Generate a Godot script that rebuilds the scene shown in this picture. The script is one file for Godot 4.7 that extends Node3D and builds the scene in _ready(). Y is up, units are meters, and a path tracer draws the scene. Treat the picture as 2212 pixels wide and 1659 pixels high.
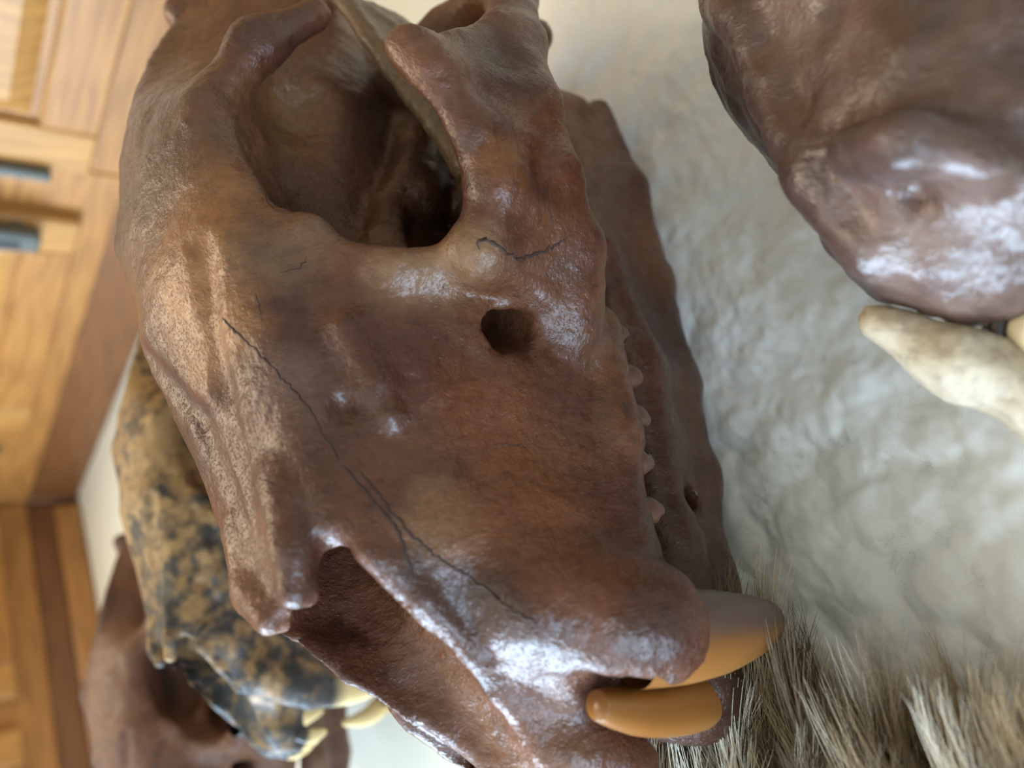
extends Node3D

const TABLE := 0.90
var mats := {}
var taken := {}
var rng := RandomNumberGenerator.new()


func _ready() -> void:
	rng.seed = 77
	# camera: held on its side, looking down over the table
	var cam := Camera3D.new()
	cam.name = "camera"
	var tilt := deg_to_rad(40.0)
	var ahead := Vector3(0, -sin(tilt), -cos(tilt))
	var above := Vector3(0, cos(tilt), -sin(tilt))
	cam.transform = Transform3D(Basis(-above, Vector3(1, 0, 0), -ahead), Vector3(0, 1.22, 0))
	var lens := CameraAttributesPhysical.new()
	lens.frustum_focal_length = 24.171
	lens.frustum_focus_distance = 0.255
	lens.frustum_near = 0.02
	lens.frustum_far = 60.0
	lens.exposure_aperture = 5.2
	cam.attributes = lens
	cam.near = 0.02
	cam.far = 60.0
	cam.fov = 52.8
	add_child(cam)
	# air and sky
	var env := Environment.new()
	env.background_mode = Environment.BG_SKY
	env.sky = Sky.new()
	var sky := ProceduralSkyMaterial.new()
	sky.sky_top_color = Color(0.42, 0.62, 0.95)
	sky.sky_horizon_color = Color(0.82, 0.9, 1.0)
	sky.ground_bottom_color = Color(0.3, 0.32, 0.3)
	sky.ground_horizon_color = Color(0.6, 0.64, 0.66)
	env.sky.sky_material = sky
	env.background_energy_multiplier = 2.0
	env.tonemap_mode = Environment.TONE_MAPPER_LINEAR
	env.tonemap_exposure = 1.55
	env.sdfgi_enabled = true
	env.ssao_enabled = true
	env.ssil_enabled = true
	var air := WorldEnvironment.new()
	air.name = "air"
	air.environment = env
	add_child(air)
	# daylight through the two windows, and an added warm fill light under the ceiling
	area_light("window_daylight", Vector3(-2.14, 1.62, -0.35), Vector3(1, 0, 0), Vector2(1.7, 1.2), Color(0.79, 0.90, 1.0), 11.0)
	area_light("front_window_daylight", Vector3(-1.05, 1.62, 1.74), Vector3(0, 0, -1), Vector2(1.1, 1.2), Color(0.79, 0.90, 1.0), 3.5)
	area_light("added_ceiling_fill", Vector3(0.1, 2.62, -1.7), Vector3(0, -1, 0), Vector2(1.8, 0.8), Color(1.0, 0.90, 0.76), 1.6)
	make_materials()
	room()
	table()
	cabinets()
	jaw_shape = cat_jaw()
	jaw_shape.narrow = true
	sheepskin()
	big_skull()
	other_skulls()
	front_skull()
	fur_hide()


func area_light(called: String, at: Vector3, towards: Vector3, size: Vector2, color: Color, energy: float) -> void:
	var l := AreaLight3D.new()
	l.name = called
	l.area_size = size
	l.light_color = color
	l.light_energy = energy
	l.area_range = 12.0
	l.area_attenuation = 2.0
	l.shadow_enabled = true
	add_child(l)
	l.look_at_from_position(at, at + towards, Vector3.UP if absf(towards.y) < 0.9 else Vector3.RIGHT)


# --- naming ----------------------------------------------------------------
func numbered(called: String) -> String:
	taken[called] = taken.get(called, -1) + 1
	return called if taken[called] == 0 else "%s_%03d" % [called, taken[called]]


func thing(called: String, label: String, category: String, at := Transform3D(), group := "") -> Node3D:
	var o := Node3D.new()
	o.name = numbered(called)
	o.transform = at
	add_child(o)
	o.set_meta("label", label)
	o.set_meta("category", category)
	if group:
		o.set_meta("group", group)
	return o


func part(called: String, mesh: Mesh, mat: Material, parent: Node3D, at := Transform3D()) -> MeshInstance3D:
	var m := MeshInstance3D.new()
	m.name = called
	m.mesh = mesh
	m.material_override = mat
	m.transform = at
	parent.add_child(m, true)
	return m


func structure(called: String, mesh: Mesh, mat: Material, label: String, at := Transform3D()) -> MeshInstance3D:
	var m := part(called, mesh, mat, self, at)
	m.set_meta("kind", "structure")
	m.set_meta("label", label)
	return m


# --- materials -------------------------------------------------------------
func noise_tex(freq: float, ramp: Array, seed_ := 1, octaves := 4, size := 512, as_normal := 0.0, kind := FastNoiseLite.TYPE_SIMPLEX_SMOOTH) -> NoiseTexture2D:
	var n := FastNoiseLite.new()
	n.noise_type = kind
	n.seed = seed_
	n.frequency = freq
	n.fractal_octaves = octaves
	var t := NoiseTexture2D.new()
	t.width = size
	t.height = size
	t.seamless = true
	t.generate_mipmaps = false
	t.noise = n
	if as_normal > 0.0:
		t.as_normal_map = true
		t.bump_strength = as_normal
	elif ramp.size():
		var g := Gradient.new()
		g.offsets = PackedFloat32Array(ramp.map(func(r): return r[0]))
		g.colors = PackedColorArray(ramp.map(func(r): return r[1]))
		t.color_ramp = g
	return t


func plain(albedo: Color, rough: float, specular := 0.5) -> StandardMaterial3D:
	var m := StandardMaterial3D.new()
	m.albedo_color = albedo
	m.roughness = rough
	m.metallic_specular = specular
	return m


func wood(dark: Color, light: Color, seed_: int, along: Vector3) -> StandardMaterial3D:
	var m := plain(Color.WHITE, 0.38)
	m.albedo_texture = noise_tex(0.012, [[0.0, dark], [0.5, dark.lerp(light, 0.6)], [1.0, light]], seed_, 6, 1024)
	m.uv1_triplanar = true
	m.uv1_scale = Vector3(9, 9, 9) - along * 8.3
	return m


func bone_mat(rough: float, bump: float, tex_scale: float, seed_: int) -> StandardMaterial3D:
	var m := plain(Color.WHITE, rough)
	m.vertex_color_use_as_albedo = true
	m.uv1_triplanar = true
	m.uv1_scale = Vector3.ONE * tex_scale
	m.roughness_texture = mats.bone_gloss
	m.heightmap_enabled = true
	m.heightmap_scale = bump
	m.heightmap_texture = mats.bone_relief
	m.albedo_texture = mats.bone_tint
	return m


func make_materials() -> void:
	mats.bone_relief = noise_tex(0.022, [[0.0, Color(0, 0, 0)], [0.34, Color(0.46, 0.46, 0.46)], [0.66, Color(0.54, 0.54, 0.54)], [1.0, Color.WHITE]], 21, 5, 1024)
	mats.bone_tint = noise_tex(0.01, [[0.0, Color(0.72, 0.68, 0.66)], [0.45, Color(0.92, 0.9, 0.88)], [1.0, Color(1, 1, 1)]], 22, 5, 1024)
	mats.bone_gloss = noise_tex(0.012, [[0.0, Color(0.55, 0.55, 0.55)], [0.5, Color(0.8, 0.8, 0.8)], [1.0, Color.WHITE]], 23, 5, 512)
	mats.bone = bone_mat(0.44, 0.06, 22.0, 1)
	mats.bone_dull = bone_mat(0.7, 0.03, 20.0, 2)
	mats.bone_wet = bone_mat(0.42, 0.07, 14.0, 3)
	mats.skin = plain(Color(0.35, 0.27, 0.18), 0.9)
	mats.fur = plain(Color.WHITE, 0.45)
	mats.fur.vertex_color_use_as_albedo = true
	mats.wood = wood(Color(0.48, 0.31, 0.15), Color(0.65, 0.45, 0.23), 5, Vector3(1, 0, 0))
	mats.wood_up = wood(Color(0.51, 0.34, 0.16), Color(0.69, 0.50, 0.26), 6, Vector3(0, 1, 0))
	mats.wood_shaded = wood(Color(0.34, 0.20, 0.10), Color(0.48, 0.30, 0.16), 7, Vector3(1, 0, 0))  # darker copy of the wood: the plinth's shade put into its colour
	mats.cream = plain(Color(0.86, 0.84, 0.77), 0.45)
	mats.wall = plain(Color(0.80, 0.76, 0.68), 0.9)
	mats.floor = plain(Color(0.42, 0.36, 0.30), 0.6)
	mats.white = plain(Color(0.9, 0.9, 0.88), 0.7)
	mats.glass = plain(Color(1, 1, 1, 0.06), 0.02)
	mats.glass.transparency = BaseMaterial3D.TRANSPARENCY_ALPHA
	mats.metal = plain(Color(0.36, 0.37, 0.35), 0.4)
	mats.metal.metallic = 0.6
	mats.black = plain(Color(0.03, 0.03, 0.03), 0.5)
	mats.wool = plain(Color(0.965, 0.96, 0.95), 1.0, 0.2)
	mats.wool.backlight_enabled = true
	mats.wool.backlight = Color(0.3, 0.3, 0.3)
	mats.wool.rim_enabled = true
	mats.wool.rim = 0.5
	mats.groove = plain(Color(0.22, 0.14, 0.11), 0.7)
	mats.gum = plain(Color(0.16, 0.12, 0.10), 0.5)
	mats.tooth = plain(Color.WHITE, 0.28)
	mats.tooth.vertex_color_use_as_albedo = true


# --- simple solids ---------------------------------------------------------
# box from lo to hi with chamfered edges
func block(st: SurfaceTool, lo: Vector3, hi: Vector3, bevel := 0.002) -> void:
	var c := (lo + hi) * 0.5
	var h := (hi - lo) * 0.5
	var b := minf(bevel, minf(h.x, minf(h.y, h.z)) * 0.9)
	var quad := func(p: Array) -> void:
		var nn: Vector3 = (p[1] - p[0]).cross(p[2] - p[0])
		var out: Vector3 = p[0] + p[1] + p[2] + p[p.size() - 1] - c * 4.0
		if nn.dot(out) > 0.0:
			p.reverse()
		for t in range(1, p.size() - 1):
			for q in [p[0], p[t], p[t + 1]]:
				st.add_vertex(q)
	for ax in 3:
		for s in [-1.0, 1.0]:
			var p := []
			for k in 4:
				var v := Vector3()
				v[ax] = h[ax] * s
				v[(ax + 1) % 3] = (h[(ax + 1) % 3] - b) * [-1, 1, 1, -1][k]
				v[(ax + 2) % 3] = (h[(ax + 2) % 3] - b) * [-1, -1, 1, 1][k]
				p.append(c + v)
			quad.call(p)
		for s in [-1.0, 1.0]:
			for r in [-1.0, 1.0]:
				var p := []
				for k in 4:
					var v := Vector3()
					v[ax] = (h[ax] - b) * [-1, 1, 1, -1][k]
					v[(ax + 1) % 3] = (h[(ax + 1) % 3] - (b if k < 2 else 0.0)) * s
					v[(ax + 2) % 3] = (h[(ax + 2) % 3] - (0.0 if k < 2 else b)) * r
					p.append(c + v)
				quad.call(p)
	for sx in [-1.0, 1.0]:
		for sy in [-1.0, 1.0]:
			for sz in [-1.0, 1.0]:
				var s := Vector3(sx, sy, sz)
				quad.call([c + s * Vector3(h.x, h.y - b, h.z - b), c + s * Vector3(h.x - b, h.y, h.z - b), c + s * Vector3(h.x - b, h.y - b, h.z)])


func box_mesh(lo: Vector3, hi: Vector3, bevel := 0.002) -> ArrayMesh:
	return boxes([[lo, hi]], bevel)


func boxes(list: Array, bevel := 0.002) -> ArrayMesh:
	var st := SurfaceTool.new()
	st.begin(Mesh.PRIMITIVE_TRIANGLES)
	st.set_smooth_group(-1)
	for b in list:
		block(st, b[0], b[1], bevel)
	st.generate_normals()
	return st.commit()


# tube along points (metres) with radii; optional squash across, rounded end; colours by paint(t, angle)
func horn(points: PackedVector3Array, radii: PackedFloat32Array, paint: Callable, rings := 28, sides := 28, flat := 1.0, side_dir := Vector3.UP) -> ArrayMesh:
	var curve := Curve3D.new()
	for i in points.size():
		var d := (points[mini(i + 1, points.size() - 1)] - points[maxi(i - 1, 0)]) * 0.17
		curve.add_point(points[i], -d, d)
	var pos := PackedVector3Array()
	var col := PackedColorArray()
	var idx := PackedInt32Array()
	var len := curve.get_baked_length()
	for r in rings + 1:
		var t := float(r) / rings
		t = 1.0 - (1.0 - t) * (1.0 - t) if r > 0 else 0.0
		var p := curve.sample_baked(t * len, true)
		var dir := (curve.sample_baked(minf(t * len + 0.0006, len), true) - curve.sample_baked(maxf(t * len - 0.0006, 0), true)).normalized()
		var s := t * (radii.size() - 1)
		var k := mini(int(s), radii.size() - 2)
		var rad := lerpf(radii[k], radii[k + 1], s - k)
		var n1 := (side_dir - dir * side_dir.dot(dir)).normalized()
		var n2 := dir.cross(n1)
		for a in sides:
			var an := TAU * a / sides
			pos.append(p + (n1 * cos(an) + n2 * sin(an) * flat) * rad)
			col.append(paint.call(t, an))
	for r in rings:
		for a in sides:
			var b := (a + 1) % sides
			var i := r * sides
			idx.append_array(PackedInt32Array([i + a, i + sides + a, i + b, i + b, i + sides + a, i + sides + b]))
	pos.append(curve.sample_baked(len, true))
	col.append(paint.call(1.0, 0.0))
	var tip := pos.size() - 1
	for a in sides:
		idx.append_array(PackedInt32Array([rings * sides + a, tip, rings * sides + (a + 1) % sides]))
	var arr := []
	arr.resize(Mesh.ARRAY_MAX)
	arr[Mesh.ARRAY_VERTEX] = pos
	arr[Mesh.ARRAY_COLOR] = col
	arr[Mesh.ARRAY_INDEX] = idx
	var st := SurfaceTool.new()
	st.create_from_arrays(arr)
	st.generate_normals()
	return st.commit()


# --- room ------------------------------------------------------------------
func room() -> void:
	var lo := Vector3(-2.2, 0, -3.2)
	var hi := Vector3(2.4, 2.7, 1.8)
	structure("floor", box_mesh(Vector3(lo.x - 0.1, -0.1, lo.z - 0.1), Vector3(hi.x + 0.1, 0, hi.z + 0.1), 0), mats.floor, "brown floor under the table")
	structure("ceiling", box_mesh(Vector3(lo.x - 0.1, hi.y, lo.z - 0.1), Vector3(hi.x + 0.1, hi.y + 0.1, hi.z + 0.1), 0), mats.wall, "pale ceiling of the room")
	var glow := plain(Color(1, 0.97, 0.9), 0.6)
	glow.emission_enabled = true
	glow.emission = Color(1.0, 0.92, 0.8)
	glow.emission_energy_multiplier = 1.2
	part("added_glow_panel", box_mesh(Vector3(-0.8, 2.655, -2.1), Vector3(1.0, 2.7, -1.3), 0.005), glow, get_node("ceiling"))  # unseen glowing panel, added to go with the ceiling fill light
	structure("wall_back", box_mesh(Vector3(lo.x - 0.1, 0, lo.z - 0.1), Vector3(hi.x + 0.1, hi.y, lo.z), 0), mats.wall, "cream wall behind the cabinets")
	structure("wall_right", box_mesh(Vector3(hi.x, 0, lo.z), Vector3(hi.x + 0.1, hi.y, hi.z), 0), mats.wall, "cream wall on the right")
	windowed("wall_left", "window_1", Transform3D(Basis(Vector3(0, 0, 1), Vector3.UP, Vector3(-1, 0, 0)), Vector3(lo.x, 0, 0)), lo.z, hi.z, -1.25, 0.55)
	windowed("wall_front", "window_2", Transform3D(Basis(), Vector3(0, 0, hi.z)), lo.x - 0.1, hi.x + 0.1, -1.65, -0.45)


# a wall along its own x with a window from w0 to w1, thickness outwards (+z)
func windowed(called: String, win: String, at: Transform3D, x0: float, x1: float, w0: float, w1: float) -> void:
	structure(called, boxes([[Vector3(x0, 0, 0), Vector3(w0, 2.7, 0.1)], [Vector3(w1, 0, 0), Vector3(x1, 2.7, 0.1)], [Vector3(w0, 0, 0), Vector3(w1, 1.0, 0.1)], [Vector3(w0, 2.25, 0), Vector3(w1, 2.7, 0.1)]], 0), mats.wall, "cream wall with a window", at)
	var m := (w0 + w1) * 0.5
	var w := structure(win, boxes([[Vector3(w0, 1.0, 0.02), Vector3(w0 + 0.05, 2.25, 0.08)], [Vector3(w1 - 0.05, 1.0, 0.02), Vector3(w1, 2.25, 0.08)], [Vector3(w0, 1.0, 0.02), Vector3(w1, 1.05, 0.08)], [Vector3(w0, 2.2, 0.02), Vector3(w1, 2.25, 0.08)], [Vector3(m - 0.02, 1.05, 0.03), Vector3(m + 0.02, 2.2, 0.07)]], 0.003), mats.white, "white framed window", at)
	for s in 2:
		part("pane", box_mesh(Vector3([w0 + 0.05, m + 0.02][s], 1.05, 0.048), Vector3([m - 0.02, w1 - 0.05][s], 2.2, 0.052), 0), mats.glass, w)


func table() -> void:
	var t := thing("work_table", "wide table with a smooth cream top under the skulls and cabinets", "table", Transform3D(Basis(), Vector3(0.1, 0, -1.2)))
	part("table_top", box_mesh(Vector3(-1.6, TABLE - 0.04, -1.75), Vector3(1.9, TABLE, 1.35), 0.004), mats.cream, t)
	for x in [-1.5, 1.8]:
		for z in [-1.65, 1.25]:
			part("leg", box_mesh(Vector3(x - 0.035, 0, z - 0.035), Vector3(x + 0.035, TABLE - 0.04, z + 0.035), 0.004), mats.wood_up, t)


# --- cabinets: own x along the front from the inner corner (towards -x or +x), y up from the table, front face at z = 0, back at +z ---
func upright(k: float, a: float, b: float, y0: float, y1: float, z0: float, z1: float) -> Array:
	return [Vector3(minf(a * k, b * k), y0, z0), Vector3(maxf(a * k, b * k), y1, z1)]


func cabinet_door(c: Node3D, k: float, x0: float, x1: float, y0: float, y1: float, proud: float) -> MeshInstance3D:
	var w := 0.055
	var d := part("door", boxes([upright(k, x0 + w - 0.004, x1 - w + 0.004, y0 + w - 0.004, y1 - w + 0.004, -0.012, -0.003)], 0.0), mats.wood, c)
	d.set_meta("label", "panelled wooden door")
	for s in [[x0, x0 + w], [x1 - w, x1]]:
		part("stile", boxes([upright(k, s[0], s[1], y0, y1, -0.022, -0.002)], 0.003), mats.wood_up, d)
	for s in [[y0, y0 + w], [y1 - w, y1]]:
		part("rail", boxes([upright(k, x0 + w, x1 - w, s[0], s[1], -0.0215, -0.002)], 0.003), mats.wood, d)
	# raised field: bevelled all round
	var p := upright(k, x0 + w + 0.008, x1 - w - 0.008, y0 + w + 0.008, y1 - w - 0.008, 0, 0)
	var lo: Vector3 = p[0]
	var hi: Vector3 = p[1]
	var st := SurfaceTool.new()
	st.begin(Mesh.PRIMITIVE_TRIANGLES)
	st.set_smooth_group(-1)
	var rim := [Vector3(lo.x, lo.y, -0.012), Vector3(hi.x, lo.y, -0.012), Vector3(hi.x, hi.y, -0.012), Vector3(lo.x, hi.y, -0.012)]
	var b := 0.022
	var top := [Vector3(lo.x + b, lo.y + b, proud), Vector3(hi.x - b, lo.y + b, proud), Vector3(hi.x - b, hi.y - b, proud), Vector3(lo.x + b, hi.y - b, proud)]
	for i in 4:
		var j := (i + 1) % 4
		for v in [rim[i], rim[j], top[j], rim[i], top[j], top[i]]:
			st.add_vertex(v)
	for v in [top[0], top[1], top[2], top[0], top[2], top[3]]:
		st.add_vertex(v)
	st.generate_normals()
	part("panel", st.commit(), mats.wood_up, d)
	return d


func cabinets() -> void:
	var corner := Vector3(-0.22, TABLE, -1.6863)
	var d1 := Vector3(0.548, 0, 0.837).normalized()
	var at := Transform3D(Basis(-d1, Vector3.UP, (-d1).cross(Vector3.UP)), corner)
	var H := 0.66
	var a := thing("wood_cabinet", "honey coloured wooden cabinet just right of the inner corner, metal handle on its door", "cabinet", at)
	part("plinth", boxes([upright(-1, 0.0, 0.843, 0, 0.085, 0.006, 0.34)]), mats.wood_shaded, a)
	part("filler", boxes([upright(-1, -0.06, 0.004, 0, H, -0.001, 0.30)]), mats.wood_shaded, a)
	part("body", boxes([upright(-1, 0.0, 0.843, 0.085, H, -0.002, 0.34)]), mats.wood, a)
	var door := cabinet_door(a, -1, 0.305, 0.777, 0.122, 0.6, -0.016)
	var h := part("handle", boxes([upright(-1, 0.750, 0.778, 0.165, 0.30, -0.052, -0.030)], 0.004), mats.metal, door)
	h.set_meta("label", "grey metal pull with a dark slot")
	for y in [0.18, 0.275]:
		part("post", boxes([upright(-1, 0.757, 0.771, y, y + 0.014, -0.032, -0.02)], 0.003), mats.metal, door)
	part("slot", boxes([upright(-1, 0.759, 0.769, 0.185, 0.29, -0.0535, -0.0515)], 0.0005), mats.black, door)
	part("catch", boxes([upright(-1, 0.205, 0.222, 0.149, 0.19, -0.012, -0.001)], 0.002), mats.metal, a)
	var b := thing("wood_cabinet", "honey coloured wooden cabinet with a glossy raised panel, farther from the inner corner", "cabinet", at.translated_local(Vector3(-0.8445, 0, 0)))
	part("plinth", boxes([upright(-1, 0.0, 0.9, 0, 0.085, 0.006, 0.34)]), mats.wood_shaded, b)
	part("body", boxes([upright(-1, 0.0, 0.9, 0.085, H, -0.002, 0.34)]), mats.wood, b)
	door = cabinet_door(b, -1, 0.012, 0.62, 0.128, 0.6, -0.028)
	h = part("handle", boxes([upright(-1, 0.004, 0.016, 0.165, 0.30, -0.036, -0.02)], 0.003), mats.metal, door)
	h.set_meta("label", "dark metal edge pull")
	var d2 := Vector3(-0.751, 0, 0.661).normalized()
	var at2 := Transform3D(Basis(d2, Vector3.UP, d2.cross(Vector3.UP)), corner + d2 * 0.004)
	var c := thing("wood_cabinet", "brown wooden cabinet with grooved doors, left of the inner corner", "cabinet", at2)
	part("plinth", boxes([upright(1, 0.0, 0.9, 0.0, 0.088, 0.006, 0.28)]), mats.wood_shaded, c)
	part("base_moulding", boxes([upright(1, 0.012, 0.9, 0, 0.044, -0.010, 0.006)], 0.006), mats.wood, c)
	part("body", boxes([upright(1, 0.0, 0.9, 0.088, H, -0.002, 0.28)]), mats.wood, c)
	cabinet_door(c, 1, 0.03, 0.37, 0.134, 0.6, -0.016)
	cabinet_door(c, 1, 0.42, 0.80, 0.134, 0.6, -0.016)


# --- hides -----------------------------------------------------------------
func wool_height(x: float, z: float) -> float:
	var ramp := clampf(0.0405 - 0.25 * x, 0.012, 0.10)
	var back := smoothstep(-0.36, -0.27, z)
	return TABLE + lerpf(0.012, ramp, back)


func sheepskin() -> void:
	var tufts := FastNoiseLite.new()
	tufts.noise_type = FastNoiseLite.TYPE_CELLULAR
	tufts.cellular_return_type = FastNoiseLite.RETURN_DISTANCE
	tufts.frequency = 56.0
	tufts.fractal_type = FastNoiseLite.FRACTAL_NONE
	tufts.seed = 3
	tufts.domain_warp_enabled = true
	tufts.domain_warp_amplitude = 0.010
	tufts.domain_warp_frequency = 45.0
	var where := FastNoiseLite.new()
	where.frequency = 14.0
	where.seed = 8
	var soft := FastNoiseLite.new()
	soft.frequency = 20.0
	var nap := FastNoiseLite.new()
	nap.frequency = 170.0
	nap.fractal_octaves = 3
	var x0 := -0.40
	var z0 := -0.40
	var step := 0.0015
	var nx := 500
	var nz := 370
	var pos := PackedVector3Array()
	var idx := PackedInt32Array()
	for j in nz + 1:
		for i in nx + 1:
			var x := x0 + i * step
			var z := z0 + j * step
			var deep := 0.0008 + 0.0062 * smoothstep(-0.25, 0.4, where.get_noise_2d(x, z) + clampf(-x * 7.0, -0.35, 0.4))
			var d := tufts.get_noise_2d(x, z) + 1.0
			var y := wool_height(x, z) + soft.get_noise_2d(x, z) * 0.004 + nap.get_noise_2d(x, z) * 0.0005 - deep * d * d
			pos.append(Vector3(x, y, z))
			if i < nx and j < nz:
				var k := j * (nx + 1) + i
				idx.append_array(PackedInt32Array([k, k + 1, k + nx + 1, k + 1, k + nx + 2, k + nx + 1]))
	var arr := []
	arr.resize(Mesh.ARRAY_MAX)
	arr[Mesh.ARRAY_VERTEX] = pos
	arr[Mesh.ARRAY_INDEX] = idx
	var st := SurfaceTool.new()
	st.create_from_arrays(arr)
	st.generate_normals()
	var s := thing("sheepskin", "white woolly sheepskin spread under the big brown skull", "sheepskin", Transform3D(Basis(), Vector3(0, TABLE, -0.13)))
	var back := Transform3D(Basis(), -s.position)
	part("fleece", st.commit(), mats.wool, s, back)
	# the loose wool on top
	var mm := MultiMesh.new()
	mm.transform_format = MultiMesh.TRANSFORM_3D
	mm.mesh = curl_mesh(6, 26)
	mm.instance_count = 5000
	for i in mm.instance_count:
		var x := rng.randf_range(-0.19, 0.26)
		var z := rng.randf_range(-0.33, 0.0)
		var d := tufts.get_noise_2d(x, z) + 1.0
		if jaw_shape.value(skull_at.affine_inverse() * Vector3(x, wool_height(x, z) + 0.004, z) * 1000.0) < 4.0:
			x = 0.24
			z = rng.randf_range(-0.3, 0.0)
		var lean := Vector3(rng.randf_range(-0.8, 0.8), 1.0, rng.randf_range(-0.8, 0.8)).normalized()
		var side := lean.cross(Vector3(rng.randf() - 0.5, 0.1, rng.randf() - 0.5)).normalized()
		mm.set_instance_transform(i, Transform3D(Basis(side, lean, side.cross(lean)).scaled_local(Vector3.ONE * rng.randf_range(0.5, 0.8)), Vector3(x, wool_height(x, z) - 0.003 - 0.004 * d * d, z)))
	var o := MultiMeshInstance3D.new()
	o.name = "wool"
	o.transform = back
	o.multimesh = mm
	o.material_override = mats.wool
	o.set_meta("kind", "stuff")
	s.add_child(o, true)


# a little clump of curly wool strands, a few millimetres across
func curl_mesh(seed_: int, strands: int) -> ArrayMesh:
	var g := RandomNumberGenerator.new()
	g.seed = seed_
	var pos := PackedVector3Array()
	var idx := PackedInt32Array()
	for n in strands:
		var an := g.randf() * TAU
		var c := Vector3(cos(an), 0, sin(an)) * sqrt(g.randf()) * 0.005
		var turn := g.randf() * TAU
		var high := g.randf_range(0.004, 0.0085)
		var coil := g.randf_range(0.0006, 0.0016)
		var segs := 7
		for k in segs + 1:
			var t := float(k) / segs
			var p := c * (1.0 - 0.3 * t) + Vector3(cos(turn + t * 7.0) * coil * t, t * high, sin(turn + t * 7.0) * coil * t)
			var w := 0.00006 * (1.15 - t)
			for q in 3:
				pos.append(p + Vector3(cos(q * TAU / 3) * w, 0, sin(q * TAU / 3) * w))
			if k > 0:
				var o := pos.size() - 6
				for q in 3:
					var e := (q + 1) % 3
					idx.append_array(PackedInt32Array([o + q, o + 3 + q, o + e, o + e, o + 3 + q, o + 3 + e]))
	var arr := []
	arr.resize(Mesh.ARRAY_MAX)
	arr[Mesh.ARRAY_VERTEX] = pos
	arr[Mesh.ARRAY_INDEX] = idx
	var st := SurfaceTool.new()
	st.create_from_arrays(arr)
	st.generate_normals()
	return st.commit()


# --- skulls ----------------------------------------------------------------
var stain := FastNoiseLite.new()
var mottle := FastNoiseLite.new()
var spots := []
var jaw_shape: Bone
var skull_at := Transform3D(Basis(Vector3(-0.7436, 0.2273, 0.6288), Vector3(0.2456, 0.9676, -0.0593), Vector3(0.6219, -0.1103, 0.7753)).orthonormalized(), Vector3(-0.1162, 1.0565, -0.1647))   # [centre in mm, radius, colour, strength]


func tone(r: int, g: int, b: int) -> Color:   # base colour of a spot; some spots hold sheen and shade
	var c := Color8(r, g, b).srgb_to_linear()
	return Color(c.r * 0.68, c.g * 0.60, c.b * 0.53)


func stained_and_spotted(p: Vector3, base: Color, pale: Color, dark: Color) -> Color:
	var s := stain.get_noise_3dv(Vector3(p.x * 0.4, p.y, p.z)) * 1.7
	var c := base.lerp(pale, clampf(s, 0, 1)).lerp(dark, clampf(-s, 0, 1))
	var m := mottle.get_noise_3dv(p)
	c = c.lerp(dark, clampf(m * 1.2 - 0.15, 0.0, 0.6))
	for k in spots:
		var d: float = p.distance_to(k[0]) / k[1]
		if d < 1.0:
			c = c.lerp(k[2], k[3] * smoothstep(1.0, 0.3, d + m * 0.3))
	return c


func paint_big(p: Vector3, _n: Vector3) -> Color:
	return stained_and_spotted(p, Color(0.128, 0.050, 0.028), Color(0.215, 0.094, 0.043), Color(0.052, 0.023, 0.017))


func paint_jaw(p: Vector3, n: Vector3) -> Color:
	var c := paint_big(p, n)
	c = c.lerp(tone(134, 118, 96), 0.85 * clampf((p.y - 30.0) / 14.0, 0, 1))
	return c.lerp(tone(70, 50, 44), 0.55 * clampf((-10.0 - p.y) / 20.0, 0, 1) * clampf((p.x + 200.0) / 40.0, 0, 1))  # lower part darkened: shade put into the jaw's colour


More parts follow.
